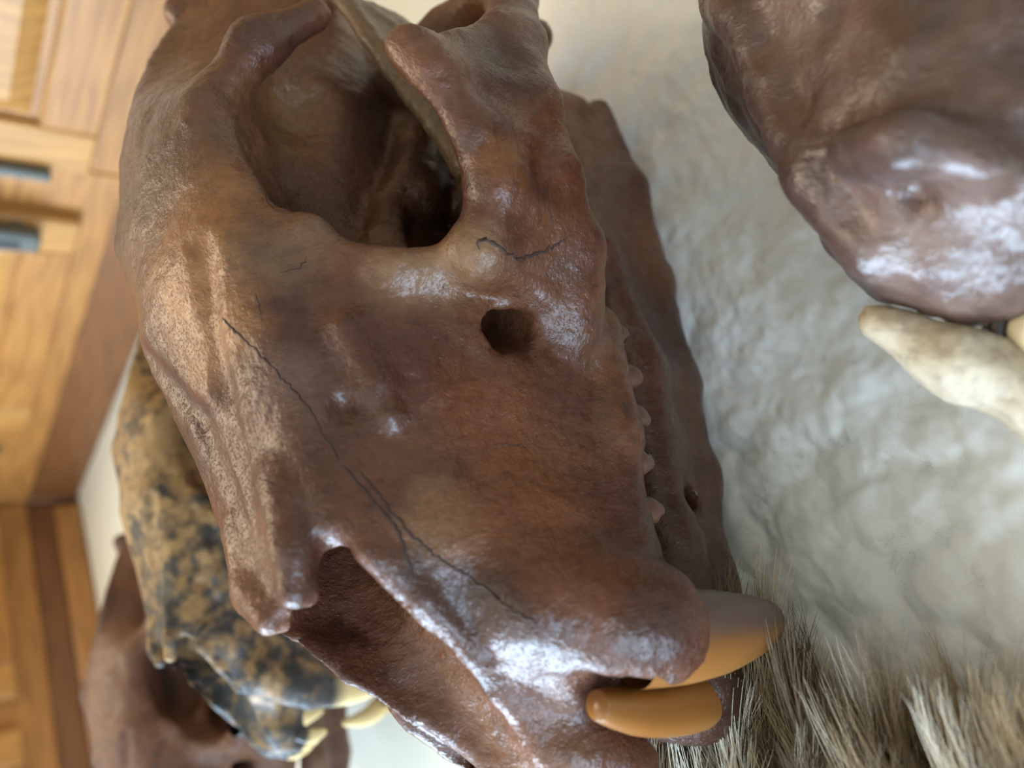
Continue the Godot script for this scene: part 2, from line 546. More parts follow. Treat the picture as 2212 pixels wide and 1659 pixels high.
func big_skull() -> void:
	stain.seed = 11; stain.frequency = 0.014; stain.fractal_octaves = 3
	mottle.seed = 12; mottle.frequency = 0.05; mottle.fractal_octaves = 4
	spots = [
		[V(-165, 126, 27), 34.0, tone(168, 122, 80), 0.8], [V(-131, 118, 17), 30.0, tone(172, 126, 84), 0.75], [V(-198, 138, 13), 40.0, tone(108, 90, 78), 0.85], [V(-232, 134, 20), 36.0, tone(104, 86, 70), 0.8],  # the greyish spots put forehead sheen into the colour
		[V(-141, 105, 42), 24.0, tone(136, 112, 94), 0.7], [V(-122, 70, 62), 22.0, tone(160, 128, 102), 0.85], [V(-121, 64, 76), 16.0, tone(170, 138, 106), 0.7],  # pale spots below the orbit, partly painted sheen
		[V(-104, 76, 48), 24.0, tone(98, 60, 50), 0.7], [V(-101, 58, 58), 28.0, tone(100, 60, 50), 0.75], [V(-100, 22, 64), 30.0, tone(98, 62, 52), 0.7],
		[V(-86, 48, 52), 22.0, tone(132, 78, 50), 0.7], [V(-54, 62, 39), 17.0, tone(158, 122, 92), 0.8], [V(-56, 40, 47), 26.0, tone(140, 88, 55), 0.7], [V(-30, 30, 54), 22.0, tone(136, 88, 60), 0.7],  # the palest spot here holds some painted sheen
		[V(-18, 14, 57), 18.0, tone(84, 58, 52), 0.7], [V(-155, 44, 106), 30.0, tone(112, 64, 42), 0.75], [V(-146, 60, 98), 14.0, tone(150, 98, 52), 0.7], [V(-188, 56, 112), 26.0, tone(70, 42, 34), 0.8],
		[V(-98, 100, 29), 20.0, tone(132, 106, 98), 0.7], [V(-90, 104, 4), 30.0, tone(112, 74, 56), 0.7], [V(-62, 97, 4), 16.0, tone(140, 104, 78), 0.8],
		[V(-190, -38, 74), 26.0, tone(128, 84, 52), 0.9], [V(-156, -58, 62), 30.0, tone(96, 60, 44), 0.8], [V(-190, 80, 40), 46.0, tone(86, 58, 46), 0.6], [V(-250, 92, 34), 30.0, tone(150, 112, 74), 0.8],  # orbit spots: shade painted inside, a painted lit patch on the wall behind
	]
	var ax := pose(Vector3(-0.7436, 0.2273, 0.6288), Vector3(0.2456, 0.9676, -0.0593))
	var base := V(-140, -82, 0)
	var nose := Vector3(-0.1162, 1.0565, -0.1647)
	var s := thing("lion_skull", "large glossy dark brown big cat skull with amber canines, in the middle", "skull", Transform3D(ax, nose + ax * base * 0.001))
	var head := cat_cranium()
	head.narrow = true
	part("cranium", net(head, V(-392, -24, -130), V(20, 166, 130), CELL, base, paint_big), mats.bone, s)
	var skullcap := s.get_child(0)
	var lines := [
		[[V(-128.3, 116.1, 20.6), V(-108.1, 105.6, 27.3), V(-90.5, 94.9, 30.7), V(-80.4, 89.8, 30.3), V(-72.5, 86.5, 31.1)], 0.45, 1.6],
		[[V(-72.5, 86.5, 31.1), V(-61, 78.4, 32.2), V(-50.6, 71.2, 32), V(-40.7, 66.5, 25.8)], 0.6, 1.8],
		[[V(-70.9, 81.8, 32.6), V(-52.6, 70.4, 33.7), V(-42.8, 57.8, 33.8), V(-32.2, 47.6, 37.7), V(-22.4, 40.2, 42.8)], 0.5, 2.0],
		[[V(-128, 58.5, 78), V(-122.5, 59.4, 84.1), V(-122.4, 47.3, 83.7), V(-129.9, 32.6, 91.6)], 0.6, 2.6],
	]
	for l in lines:
		l[1] *= 1.25
	var cracks := [
		[V(-170.8, 109.0, 41.5), V(-163.9, 108.5, 42.1), V(-157.2, 105.8, 44.8)], [V(-139.3, 99.2, 45.9), V(-134.3, 100.1, 44.0), V(-134.0, 106.7, 38.4)],
		[V(-130.7, 110.5, 33.0), V(-123.9, 108.8, 32.2), V(-117.7, 107.0, 31.0)], [V(-77.3, 99.6, 12.2), V(-69.1, 96.1, 18.5), V(-64.2, 93.4, 21.1)],
		[V(-59.9, 85.7, 27.4), V(-57.0, 84.1, 27.8), V(-53.6, 82.5, 26.7)], [V(-50.0, 78.2, 26.7), V(-46.6, 75.5, 25.9), V(-43.6, 72.9, 24.3)],
		[V(-77.1, 47.1, 48.2), V(-76.3, 40.4, 50.3), V(-76.0, 31.5, 52.3)], [V(-131.8, 36.9, 92.0), V(-136.5, 41.1, 96.0), V(-143.7, 43.1, 99.1)],
	]
	for l in cracks:
		part("crack", seam(head, l, base, 0.32, 1.6), mats.groove, skullcap)
	for l in lines:
		part("suture", seam(head, l[0], base, l[1], l[2] * 0.6), mats.groove, skullcap)
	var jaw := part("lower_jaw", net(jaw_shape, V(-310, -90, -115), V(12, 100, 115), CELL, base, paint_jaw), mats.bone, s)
	var mm := func(list: Array) -> PackedVector3Array: return PackedVector3Array(list.map(func(v): return (v - base) * 0.001))
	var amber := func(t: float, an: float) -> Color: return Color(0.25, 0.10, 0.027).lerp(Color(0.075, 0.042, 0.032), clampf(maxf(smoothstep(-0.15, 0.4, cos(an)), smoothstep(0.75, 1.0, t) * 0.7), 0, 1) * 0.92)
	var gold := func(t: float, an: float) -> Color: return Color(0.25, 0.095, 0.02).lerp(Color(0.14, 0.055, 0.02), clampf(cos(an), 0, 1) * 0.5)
	var horny := func(t: float, an: float) -> Color: return Color(0.15, 0.07, 0.042).lerp(Color(0.10, 0.045, 0.03), t)
	for side in [1.0, -1.0]:
		var pressed := func(z: float) -> float: return z if side < 0.0 else (17.0 + maxf(z - 17.0, 0.0) / 3.2 if z < 51.5 else 30.0 + (z - 52.0) * 0.6)
		var m := func(list: Array) -> PackedVector3Array: return PackedVector3Array(list.map(func(v): return (Vector3(v.x, v.y, pressed.call(v.z) * side) - base) * 0.001))
		for k in 5:
			var at := V([-62, -79, -96, -111, -129][k], -11, [52, 55.5, 60, 64, 67.5][k])
			part("cheek_tooth", horn(m.call([at + V(0, 5, -2), at + V(0, -3, 0.6), at + V([1, -1, 2, -2, 1][k], [-5, -4, -7.5, -7, -5][k], 0.5)]), PackedFloat32Array([0.0052, 0.0055, 0.0048, 0.0024]), horny, 14, 16, [0.6, 0.75, 0.55, 0.7, 0.6][k], Vector3(1, 0, 0)), mats.tooth, s)
		part("upper_canine", horn(m.call([V(-20, 10, 46), V(-20, -6, 50), V(-22, -26, 51.5), V(-27, -52, 51)]), PackedFloat32Array([0.0135, 0.0135, 0.0122, 0.0098, 0.0064]), amber, 28, 28, 0.9, Vector3(-0.8, 0, 0.6 * side)), mats.tooth, s)
		part("lower_canine", horn(m.call([V(-13, -40, 27), V(-9, -20, 29.5), V(-6, 0, 32), V(-6, 20, 34.5)]), PackedFloat32Array([0.0095, 0.0095, 0.0085, 0.0068, 0.004]), gold, 28, 28, 0.9, Vector3(-1, 0, 0)), mats.tooth, jaw)


# a dark hairline groove laid along the bone: a thin thread sunk into the surface through the given points (mm)
func seam(b: Bone, points: Array, base: Vector3, width: float, wander: float) -> ArrayMesh:
	var line := PackedVector3Array()
	var curve := Curve3D.new()
	for i in points.size():
		var d: Vector3 = (points[mini(i + 1, points.size() - 1)] - points[maxi(i - 1, 0)]) * 0.16
		curve.add_point(points[i], -d, d)
	var n := maxi(int(curve.get_baked_length() / 1.1), 4)
	for i in n + 1:
		var p := curve.sample_baked(curve.get_baked_length() * i / n, true)
		p += Vector3(mottle.get_noise_3dv(p * 9.0), mottle.get_noise_3dv(p * 9.0 + V(40, 0, 0)), mottle.get_noise_3dv(p * 9.0 + V(0, 40, 0))) * wander
		for k in 5:
			var v := b.value(p)
			var g := Vector3(b.value(p + V(0.5, 0, 0)) - v, b.value(p + V(0, 0.5, 0)) - v, b.value(p + V(0, 0, 0.5)) - v).normalized()
			p -= g * v * 0.9
			if k == 4:
				line.append(p - g * width * 0.35)
	var pos := PackedVector3Array()
	var idx := PackedInt32Array()
	for i in line.size():
		var dir := (line[mini(i + 1, line.size() - 1)] - line[maxi(i - 1, 0)]).normalized()
		var n1 := dir.cross(Vector3.UP).normalized()
		var n2 := dir.cross(n1)
		var w := width * (0.75 + 0.5 * absf(mottle.get_noise_1d(i * 14.0))) * minf(1.0, 0.25 + 0.25 * minf(i, line.size() - 1 - i))
		for q in 6:
			pos.append((line[i] + n1 * cos(q * TAU / 6) * w + n2 * sin(q * TAU / 6) * w - base) * V(0.001, 0.001, -0.001))
		if i > 0:
			var o := pos.size() - 12
			for q in 6:
				var e := (q + 1) % 6
				idx.append_array(PackedInt32Array([o + q, o + e, o + 6 + q, o + e, o + 6 + e, o + 6 + q]))
	var arr := []
	arr.resize(Mesh.ARRAY_MAX)
	arr[Mesh.ARRAY_VERTEX] = pos
	arr[Mesh.ARRAY_INDEX] = idx
	var st := SurfaceTool.new()
	st.create_from_arrays(arr)
	st.generate_normals()
	return st.commit()


func pose(a: Vector3, u: Vector3, size := 1.0, breadth := 1.0) -> Basis:   # forward and up axes in the room
	return Basis(a, u, a.cross(u)).orthonormalized().scaled_local(Vector3(1, 1, breadth) * size)


# a skull and its hinged lower jaw, opened by an angle about the joint
func cat_skull(called: String, label: String, at: Basis, nose: Vector3, open: float, paint: Callable, mat: Material, cell: float, ivory: Color, root: Color) -> Node3D:
	var base := V(-140, -82, 0)
	var s := thing(called, label, "skull", Transform3D(at, nose + at * base * 0.001))
	var shape := cat_cranium(6.5)
	shape.narrow = true
	part("cranium", net(shape, V(-392, -24, -130), V(20, 166, 130), cell, base, paint), mat, s)
	var hinge := (V(-290, 0, 0) - base) * 0.001
	var turn := Transform3D(Basis(Vector3(0, 0, 1), -open), hinge) * Transform3D(Basis(), -hinge)
	var jaw := part("lower_jaw", net(cat_jaw(), V(-310, -90, -115), V(12, 100, 115), cell, base, paint), mat, s, turn)
	var tint := func(t: float, _an: float) -> Color: return root.lerp(ivory, smoothstep(0.3, 0.42, t))
	for side in [1.0, -1.0]:
		var m := func(list: Array) -> PackedVector3Array: return PackedVector3Array(list.map(func(v): return (Vector3(v.x, v.y, v.z * side) - base) * 0.001))
		part("upper_canine", horn(m.call([V(-20, 10, 46), V(-20, -10, 50), V(-24, -40, 51.5), V(-34, -72, 51)]), PackedFloat32Array([0.0115, 0.0115, 0.0105, 0.008, 0.003]), tint, 20, 20, 0.9, Vector3(-1, 0, 0)), mats.tooth, s)
		part("lower_canine", horn(m.call([V(-13, -40, 27), V(-9, -20, 29.5), V(-5, 0, 32), V(-8, 24, 34.5)]), PackedFloat32Array([0.0095, 0.0095, 0.0085, 0.006, 0.0022]), tint, 20, 20, 0.9, Vector3(-1, 0, 0)), mats.tooth, jaw)
		for k in 3:
			part("incisor", horn(m.call([V(10 - k * 4, -4, 5 + k * 7), V(12 - k * 4, -16, 5 + k * 7.4), V(8 - k * 4, -26 - k * 2, 5 + k * 7.6)]), PackedFloat32Array([0.0034 + k * 0.0008, 0.0036 + k * 0.001, 0.0018]), tint, 12, 14, 0.8, Vector3(1, 0, 0)), mats.tooth, s)
			part("incisor", horn(m.call([V(-1 - k * 3, -26, 4 + k * 5), V(1 - k * 3, -16, 4 + k * 5.4), V(1 - k * 3, -9, 4 + k * 5.6)]), PackedFloat32Array([0.003, 0.0036, 0.0018]), tint, 12, 14, 0.8, Vector3(1, 0, 0)), mats.tooth, jaw)
	return s


func paint_tan(p: Vector3, _n: Vector3) -> Color:
	var m := mottle.get_noise_3dv(p * 1.3) + 0.5 * mottle.get_noise_3dv(p * 3.1)
	var s := stain.get_noise_3dv(p * 1.4 + V(300, 0, 0))
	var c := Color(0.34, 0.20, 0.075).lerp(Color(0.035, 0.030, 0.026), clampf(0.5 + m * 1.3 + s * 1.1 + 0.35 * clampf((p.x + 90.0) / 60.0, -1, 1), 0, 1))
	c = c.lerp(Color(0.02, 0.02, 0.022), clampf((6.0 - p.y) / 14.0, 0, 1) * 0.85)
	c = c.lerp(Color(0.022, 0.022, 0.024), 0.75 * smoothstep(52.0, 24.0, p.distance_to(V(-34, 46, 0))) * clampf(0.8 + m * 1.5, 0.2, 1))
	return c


func paint_umber(p: Vector3, _n: Vector3) -> Color:
	return stained_and_spotted(p * 1.2 + V(500, 0, 0), Color(0.16, 0.07, 0.04), Color(0.24, 0.14, 0.085), Color(0.05, 0.026, 0.022))


func other_skulls() -> void:
	spots = []
	var ivory := Color(0.62, 0.47, 0.22)
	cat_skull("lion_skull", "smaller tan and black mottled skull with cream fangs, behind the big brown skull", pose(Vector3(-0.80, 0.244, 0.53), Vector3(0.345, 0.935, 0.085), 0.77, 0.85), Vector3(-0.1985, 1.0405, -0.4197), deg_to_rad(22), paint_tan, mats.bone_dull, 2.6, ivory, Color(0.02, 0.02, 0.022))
	cat_skull("lion_skull", "blurred reddish brown skull behind the mottled skull, close to the wooden cabinets", pose(Vector3(-0.682, 0.2297, 0.6943), Vector3(0.4011, 0.9114, 0.0925), 0.8), Vector3(-0.3671, 1.0310, -0.4954), deg_to_rad(4), paint_umber, mats.bone_dull, 3.2, ivory, Color(0.1, 0.05, 0.03))


func front_bone() -> Bone:
	var b := Bone.new()
	b.mirror = false
	b.rod(V(-56, -16, -44), 74, V(0, -4, -4), 44, 14)
	b.rod(V(0, -4, -4), 44, V(10, -4, 0), 38, 12)
	b.chain([Vector4(-61, 54, -50, 7), Vector4(-47, 50, -35, 7), Vector4(-22, 45, -23, 7.5), Vector4(8, 40, -3, 8), Vector4(30, 29, 4, 8)], 6)
	b.chain([Vector4(9, 40, 18, 6), Vector4(12, 35, 32, 7), Vector4(18, 23, 33, 8), Vector4(28, 11, 34, 8)], 7)
	b.cut(V(31, 28, 33), 9, V(34, 14, 38), 8, 10)
	b.cut(V(24, 37, 34), 3.2, V(20, 28, 22), 3.2, 3)
	b.cut(V(-6, 30, 60), 14, V(-40, 0, 70), 26, 14)
	b.cut(V(-34, 26, 44), 13, V(-56, 4, 26), 17, 8)
	b.chain([Vector4(-6, -6, 48, 8), Vector4(-42, -14, 66, 7), Vector4(-90, -22, 46, 8), Vector4(-112, -24, 20, 12)], 8)
	b.cut(V(60, 6, -16), 10, V(26, 2, -10), 11, 5)
	b.cut(V(52, -24, 34), 12, V(48, -20, 10), 12, 6)
	b.cut(V(-60, -212, -180), 200, V(0, -212, -180), 200, 6)
	b.rough = FastNoiseLite.new(); b.rough.seed = 34; b.rough.frequency = 0.045; b.rough.fractal_octaves = 3
	b.fine = FastNoiseLite.new(); b.fine.seed = 39; b.fine.frequency = 0.25
	b.amp = 2.0; b.fine_amp = 0.4
	return b


func paint_plum(p: Vector3, _n: Vector3) -> Color:
	return stained_and_spotted(p + V(900, 0, 0), Color(0.10, 0.058, 0.046), Color(0.21, 0.135, 0.11), Color(0.045, 0.030, 0.032))


func front_skull() -> void:
	spots = [[V(2.2, 33.6, 36.2), 4.5, Color(0.55, 0.5, 0.42), 0.9], [V(4, 31.5, 37), 3.5, Color(0.55, 0.5, 0.42), 0.9], [V(-48, 49, -26), 6.0, Color(0.5, 0.44, 0.36), 0.8], [V(-55, 10, 20), 40.0, Color(0.04, 0.026, 0.024), 0.8], [V(-50, 30, 10), 22.0, Color(0.24, 0.14, 0.07), 0.7]]
	var tilt := deg_to_rad(40.0)
	var at := Basis(Vector3(-1, 0, 0), Vector3(0, cos(tilt), -sin(tilt)), Vector3(0, -sin(tilt), -cos(tilt)))
	var s := thing("bear_skull", "blurred plum brown skull with a pale lower jaw, nearest the camera on the sheepskin", "skull", Transform3D(at, Vector3(0.0634, 0.9994, -0.076)))
	part("cranium", net(front_bone(), V(-140, -110, -120), V(70, 100, 80), 2.5, Vector3.ZERO, paint_plum), mats.bone_wet, s)
	var j := Bone.new()
	j.mirror = false
	j.chain([Vector4(46, 22, -8, 5), Vector4(58, 6, 2, 8), Vector4(68, -14, 10, 10), Vector4(70, -40, 10, 12), Vector4(40, -60, 0, 14), Vector4(-40, -80, -30, 16)], 9)
	j.rough = FastNoiseLite.new(); j.rough.frequency = 0.08; j.fine = FastNoiseLite.new(); j.fine.frequency = 0.3
	j.amp = 1.6; j.fine_amp = 0.4
	var jaw := part("lower_jaw", net(j, V(-70, -110, -60), V(90, 40, 40), 2.5, Vector3.ZERO, func(p, n): return stained_and_spotted(p, Color(0.50, 0.42, 0.30), Color(0.62, 0.55, 0.42), Color(0.3, 0.22, 0.13))), mats.bone_dull, s)
	var cream := func(t: float, _an: float) -> Color: return Color(0.62, 0.52, 0.33).lerp(Color(0.72, 0.64, 0.46), t)
	part("fang", horn(PackedVector3Array([V(48, -13, 4) * 0.001, V(50, -12, -8) * 0.001, V(52, -11, -17) * 0.001, V(54, -11, -24) * 0.001]), PackedFloat32Array([0.009, 0.0093, 0.0085, 0.0045]), cream, 24, 24), mats.tooth, s)
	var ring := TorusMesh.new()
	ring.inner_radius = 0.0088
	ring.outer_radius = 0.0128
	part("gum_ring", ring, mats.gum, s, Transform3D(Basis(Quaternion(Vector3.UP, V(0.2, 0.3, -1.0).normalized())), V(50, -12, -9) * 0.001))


# --- long fur --------------------------------------------------------------
func lock_mesh(seed_: int, strands: int, wide: float, thick: float) -> ArrayMesh:
	var g := RandomNumberGenerator.new()
	g.seed = seed_
	var pos := PackedVector3Array()
	var col := PackedColorArray()
	var idx := PackedInt32Array()
	for n in strands:
		var an := g.randf() * TAU
		var rr := sqrt(g.randf()) * wide
		var root := Vector3(0, sin(an) * rr, cos(an) * rr)
		var long := g.randf_range(0.65, 1.05)
		var bend := g.randf_range(-0.05, 0.09)
		var stray := Vector3(0, g.randf_range(-1, 1), g.randf_range(-1, 1)) * (0.09 if g.randf() < 0.2 else 0.018)
		var segs := 9
		for k in segs + 1:
			var t := float(k) / segs
			var c := root * (1.0 - 0.8 * pow(t, 0.7)) + stray * t * t + Vector3(t * long, 0.32 * t - 0.30 * t * t + bend * t * t, 0.05 * sin(t * 3.0 + bend * 40.0))
			var w := thick * (1.0 - 0.85 * t * t)
			for q in 3:
				pos.append(c + Vector3(0, cos(q * TAU / 3) * w, sin(q * TAU / 3) * w))
				col.append(Color(0.42, 0.36, 0.30).lerp(Color.WHITE, smoothstep(0.0, 0.75, t)))
			if k > 0:
				var o := pos.size() - 6
				for q in 3:
					var e := (q + 1) % 3
					idx.append_array(PackedInt32Array([o + q, o + e, o + 3 + q, o + e, o + 3 + e, o + 3 + q]))
	var arr := []
	arr.resize(Mesh.ARRAY_MAX)
	arr[Mesh.ARRAY_VERTEX] = pos
	arr[Mesh.ARRAY_COLOR] = col
	arr[Mesh.ARRAY_INDEX] = idx
	var st := SurfaceTool.new()
	st.create_from_arrays(arr)
	st.generate_normals()
	return st.commit()


func fur_hide() -> void:
	var h := thing("fur_hide", "long haired tan and brown fur hide overlapping the sheepskin below the fangs", "fur hide", Transform3D(Basis(), Vector3(-0.25, TABLE + 0.08, -0.1)))
	var back := Transform3D(Basis(), -h.position)
	var pos := PackedVector3Array()
	var idx := PackedInt32Array()
	var n := 40
	for j in n + 1:
		for i in n + 1:
			var x := lerpf(-0.42, -0.125, float(i) / n)
			var z := lerpf(-0.26, 0.06, float(j) / n)
			var edge := minf(minf(i, n - i), minf(j, n - j)) / 4.0
			pos.append(Vector3(x + 0.012 * sin(z * 60.0), wool_height(x, z) + lerpf(-0.004, 0.008, clampf(edge, 0, 1)), z))
			if i < n and j < n:
				var k := j * (n + 1) + i
				idx.append_array(PackedInt32Array([k, k + 1, k + n + 1, k + 1, k + n + 2, k + n + 1]))
	var arr := []
	arr.resize(Mesh.ARRAY_MAX)
	arr[Mesh.ARRAY_VERTEX] = pos
	arr[Mesh.ARRAY_INDEX] = idx
	var st := SurfaceTool.new()
	st.create_from_arrays(arr)
	st.generate_normals()
	part("skin", st.commit(), mats.skin, h, back)
	var tip := skull_at * (V(-27, -52, 51) * 0.001)
	for kind in 4:
		var mm := MultiMesh.new()
		mm.transform_format = MultiMesh.TRANSFORM_3D
		mm.use_colors = true
		mm.mesh = lock_mesh(50 + kind, [46, 50, 8, 60][kind], [0.10, 0.065, 0.06, 0.07][kind], [0.0036, 0.0036, 0.0024, 0.003][kind])
		mm.instance_count = [1150, 520, 800, 30][kind]
		for i in mm.instance_count:
			var x := rng.randf_range(-0.27, -0.124)
			var z := rng.randf_range(-0.235, 0.02)
			if kind == 3 and absf(z - tip.z - 0.01) < 0.034:
				z += 0.085
			var dir := Vector3(1, rng.randf_range(0.1, 0.5), rng.randf_range(-0.55, 0.25)).normalized()
			var side := dir.cross(Vector3.UP).normalized()
			var b := Basis(dir, side.cross(dir), side).rotated(dir, rng.randf_range(-0.9, 0.9)).scaled_local(Vector3.ONE * rng.randf_range(0.042, 0.07) * [1.0, 1.12, 1.0, 1.1][kind])
			mm.set_instance_transform(i, Transform3D(b, Vector3(x, wool_height(x, z) + [0.006, 0.011, 0.006, 0.014][kind], z)))
			var v := rng.randf()
			var c := Color(0.12, 0.07, 0.033).lerp(Color(0.64, 0.46, 0.25), v * v if kind == 0 else v * 0.8)
			if kind == 3 or kind == 1 and rng.randf() < 0.34:
				c = Color(0.86, 0.78, 0.64)
			mm.set_instance_color(i, c)
		var o := MultiMeshInstance3D.new()
		o.name = "fur"
		o.transform = back
		o.multimesh = mm
		o.material_override = mats.fur
		o.set_meta("kind", "stuff")
		h.add_child(o, true)


const CELL := 1.5
# ---------------------------------------------------------------------------
# Bone fields: smooth unions of lofts, tapered rods and plates, in millimetres
# (x forward to the nose, y up, z to the animal's left), meshed as surface nets.
class Bone:
	var mirror := true
	var narrow := false
	var kind := PackedInt32Array()
	var pa := PackedVector3Array()
	var pb := PackedVector3Array()
	var pc := PackedVector3Array()
	var ra := PackedFloat32Array()
	var rb := PackedFloat32Array()
	var kk := PackedFloat32Array()
	var mid := PackedVector3Array()
	var reach := PackedFloat32Array()
	var table := PackedFloat32Array()
	var axis := PackedFloat32Array()
	var a0 := 0.0
	var a1 := 0.0
	var na := 0
	const NT := 72
	var rough: FastNoiseLite
	var amp := 0.0
	var fine: FastNoiseLite
	var fine_amp := 0.0

	func _put(k: int, a: Vector3, b: Vector3, c: Vector3, r: float, s: float, blend: float) -> void:
		kind.append(k); pa.append(a); pb.append(b); pc.append(c); ra.append(r); rb.append(s); kk.append(blend)
		var m := (a + b) * 0.5 if k != 1 and k != 3 else (a + b + c) / 3.0
		mid.append(m)
		reach.append(maxf(maxf(a.distance_to(m), b.distance_to(m)), c.distance_to(m) if k == 1 or k == 3 else 0.0) + maxf(r, s))

	func rod(a: Vector3, r: float, b: Vector3, s: float, blend := 6.0) -> void:
		_put(0, a, b, a, r, s, blend)

	func plate(a: Vector3, b: Vector3, c: Vector3, r: float, blend := 5.0) -> void:
		_put(1, a, b, c, r, r, blend)

	func cut(a: Vector3, r: float, b: Vector3, s: float, blend := 5.0) -> void:
		_put(2, a, b, a, r, s, blend)

	func cut_plate(a: Vector3, b: Vector3, c: Vector3, r: float, blend := 5.0) -> void:
		_put(3, a, b, c, r, r, blend)

	func chain(points: Array, blend := 6.0) -> void:   # each a Vector4(x, y, z, radius)
		for i in points.size() - 1:
			var a: Vector4 = points[i]
			var b: Vector4 = points[i + 1]
			rod(Vector3(a.x, a.y, a.z), a.w, Vector3(b.x, b.y, b.z), b.w, blend)

	# sections: [x, [Vector2(z, y) from the top midline down to the bottom midline]]
	func loft(sections: Array) -> void:
		var xs := PackedFloat32Array()
		var rows := []
		var mids := PackedFloat32Array()
		for s in sections:
			var pts: Array = s[1]
			var dense := PackedVector2Array()
			for i in pts.size() - 1:
				var p0: Vector2 = pts[i - 1] if i > 0 else Vector2(-pts[1].x, pts[1].y)
				var p1: Vector2 = pts[i]
				var p2: Vector2 = pts[i + 1]
				var p3: Vector2 = pts[i + 2] if i + 2 < pts.size() else Vector2(-pts[i].x, pts[i].y)
				for j in 6:
					dense.append(p1.cubic_interpolate(p2, p0, p3, j / 6.0))
			dense.append(pts[pts.size() - 1])
			var c: float = (pts[0].y + pts[pts.size() - 1].y) * 0.5
			var row := PackedFloat32Array()
			for t in NT + 1:
				var th := PI * t / NT
				var dir := Vector2(sin(th), cos(th))
				var far := 0.5
				for i in dense.size() - 1:
					var a := dense[i] - Vector2(0, c)
					var b := dense[i + 1] - Vector2(0, c)
					var den := dir.cross(b - a)
					if absf(den) < 1e-6:
						continue
					var k := a.cross(b - a) / den
					var w := a.cross(dir) / den
					if k > 0.0 and w >= -0.001 and w <= 1.001:
						far = maxf(far, k)
				row.append(far)
			xs.append(s[0]); rows.append(row); mids.append(c)
		var n := xs.size()
		a0 = xs[n - 1]; a1 = xs[0]
		na = int((a1 - a0) / 2.5)
		table.resize((na + 1) * (NT + 1)); axis.resize(na + 1)
		for i in na + 1:
			var x := lerpf(a0, a1, float(i) / na)
			var k := 0
			while k < n - 2 and x < xs[k + 1]:
				k += 1
			var t := clampf((xs[k] - x) / (xs[k] - xs[k + 1]), 0.0, 1.0)
			axis[i] = _spline(mids[maxi(k - 1, 0)], mids[k], mids[k + 1], mids[mini(k + 2, n - 1)], xs[maxi(k - 1, 0)], xs[k], xs[k + 1], xs[mini(k + 2, n - 1)], t)
			for j in NT + 1:
				table[i * (NT + 1) + j] = maxf(0.5, _spline(rows[maxi(k - 1, 0)][j], rows[k][j], rows[k + 1][j], rows[mini(k + 2, n - 1)][j], xs[maxi(k - 1, 0)], xs[k], xs[k + 1], xs[mini(k + 2, n - 1)], t))

	func _spline(v0: float, v1: float, v2: float, v3: float, x0: float, x1: float, x2: float, x3: float, t: float) -> float:
		var m1 := (v2 - v0) / (x2 - x0) * (x2 - x1)
		var m2 := (v3 - v1) / (x3 - x1) * (x2 - x1)
		var s := t * t
		var c := s * t
		return (2 * c - 3 * s + 1) * v1 + (c - 2 * s + t) * m1 + (-2 * c + 3 * s) * v2 + (c - s) * m2

	func value(p: Vector3) -> float:
		var q := Vector3(p.x, p.y, absf(p.z)) if mirror else p
		if narrow and p.z < 0.0:   # warped by the ground: the right side is pressed in
			var lim := lerpf(17.0, 44.0, clampf((-p.x - 45.0) / 55.0, 0.0, 1.0))
			if q.z > lim:
				q.z = lim + (q.z - lim) * 3.2
		var d := 1e6
		if na > 0:
			var x := clampf(q.x, a0, a1)
			var s := (x - a0) / (a1 - a0) * na
			var i := mini(int(s), na - 1)
			var f := s - i
			var dy := q.y - lerpf(axis[i], axis[i + 1], f)
			var rr := sqrt(dy * dy + q.z * q.z)
			var th := atan2(q.z, dy) / PI * NT
			if th < 0.0:
				th = -th
			var j := mini(int(th), NT - 1)
			var g := th - j
			var o := i * (NT + 1) + j
			var e := o + NT + 1
			d = rr - lerpf(lerpf(table[o], table[o + 1], g), lerpf(table[e], table[e + 1], g), f)
			var over := absf(q.x - x)
			if over > 0.0:
				d = sqrt(maxf(d, 0.0) ** 2 + over * over)
			elif d > 0.0:
				d *= 0.85
		for n in kind.size():
			var lb := q.distance_to(mid[n]) - reach[n]
			var k := kk[n]
			var what := kind[n]
			if what < 2:
				if lb > d + k:
					continue
			elif lb > k - d:
				continue
			var v: float
			if what == 0 or what == 2:
				var ba := pb[n] - pa[n]
				var ap := q - pa[n]
				var h := clampf(ap.dot(ba) / maxf(ba.length_squared(), 1e-6), 0.0, 1.0)
				v = (ap - ba * h).length() - lerpf(ra[n], rb[n], h)
			else:
				v = _tri(q, pa[n], pb[n], pc[n]) - ra[n]
			if what < 2:
				var h := maxf(k - absf(d - v), 0.0) / k
				d = minf(d, v) - h * h * k * 0.25
			else:
				var h := maxf(k - absf(d + v), 0.0) / k
				d = maxf(d, -v) + h * h * k * 0.25
		if amp > 0.0 and d < 12.0:
			d += rough.get_noise_3dv(p) * amp + fine.get_noise_3dv(p) * fine_amp
		return d

	func _tri(p: Vector3, a: Vector3, b: Vector3, c: Vector3) -> float:
		var ba := b - a
		var cb := c - b
		var ac := a - c
		var p1 := p - a
		var p2 := p - b
		var p3 := p - c
		var n := ba.cross(ac)
		if signf(ba.cross(n).dot(p1)) + signf(cb.cross(n).dot(p2)) + signf(ac.cross(n).dot(p3)) < 2.0:
			var u := (ba * clampf(ba.dot(p1) / ba.length_squared(), 0, 1) - p1).length_squared()
			var v := (cb * clampf(cb.dot(p2) / cb.length_squared(), 0, 1) - p2).length_squared()
			var w := (ac * clampf(ac.dot(p3) / ac.length_squared(), 0, 1) - p3).length_squared()
			return sqrt(minf(u, minf(v, w)))
		return absf(n.dot(p1)) / n.length()


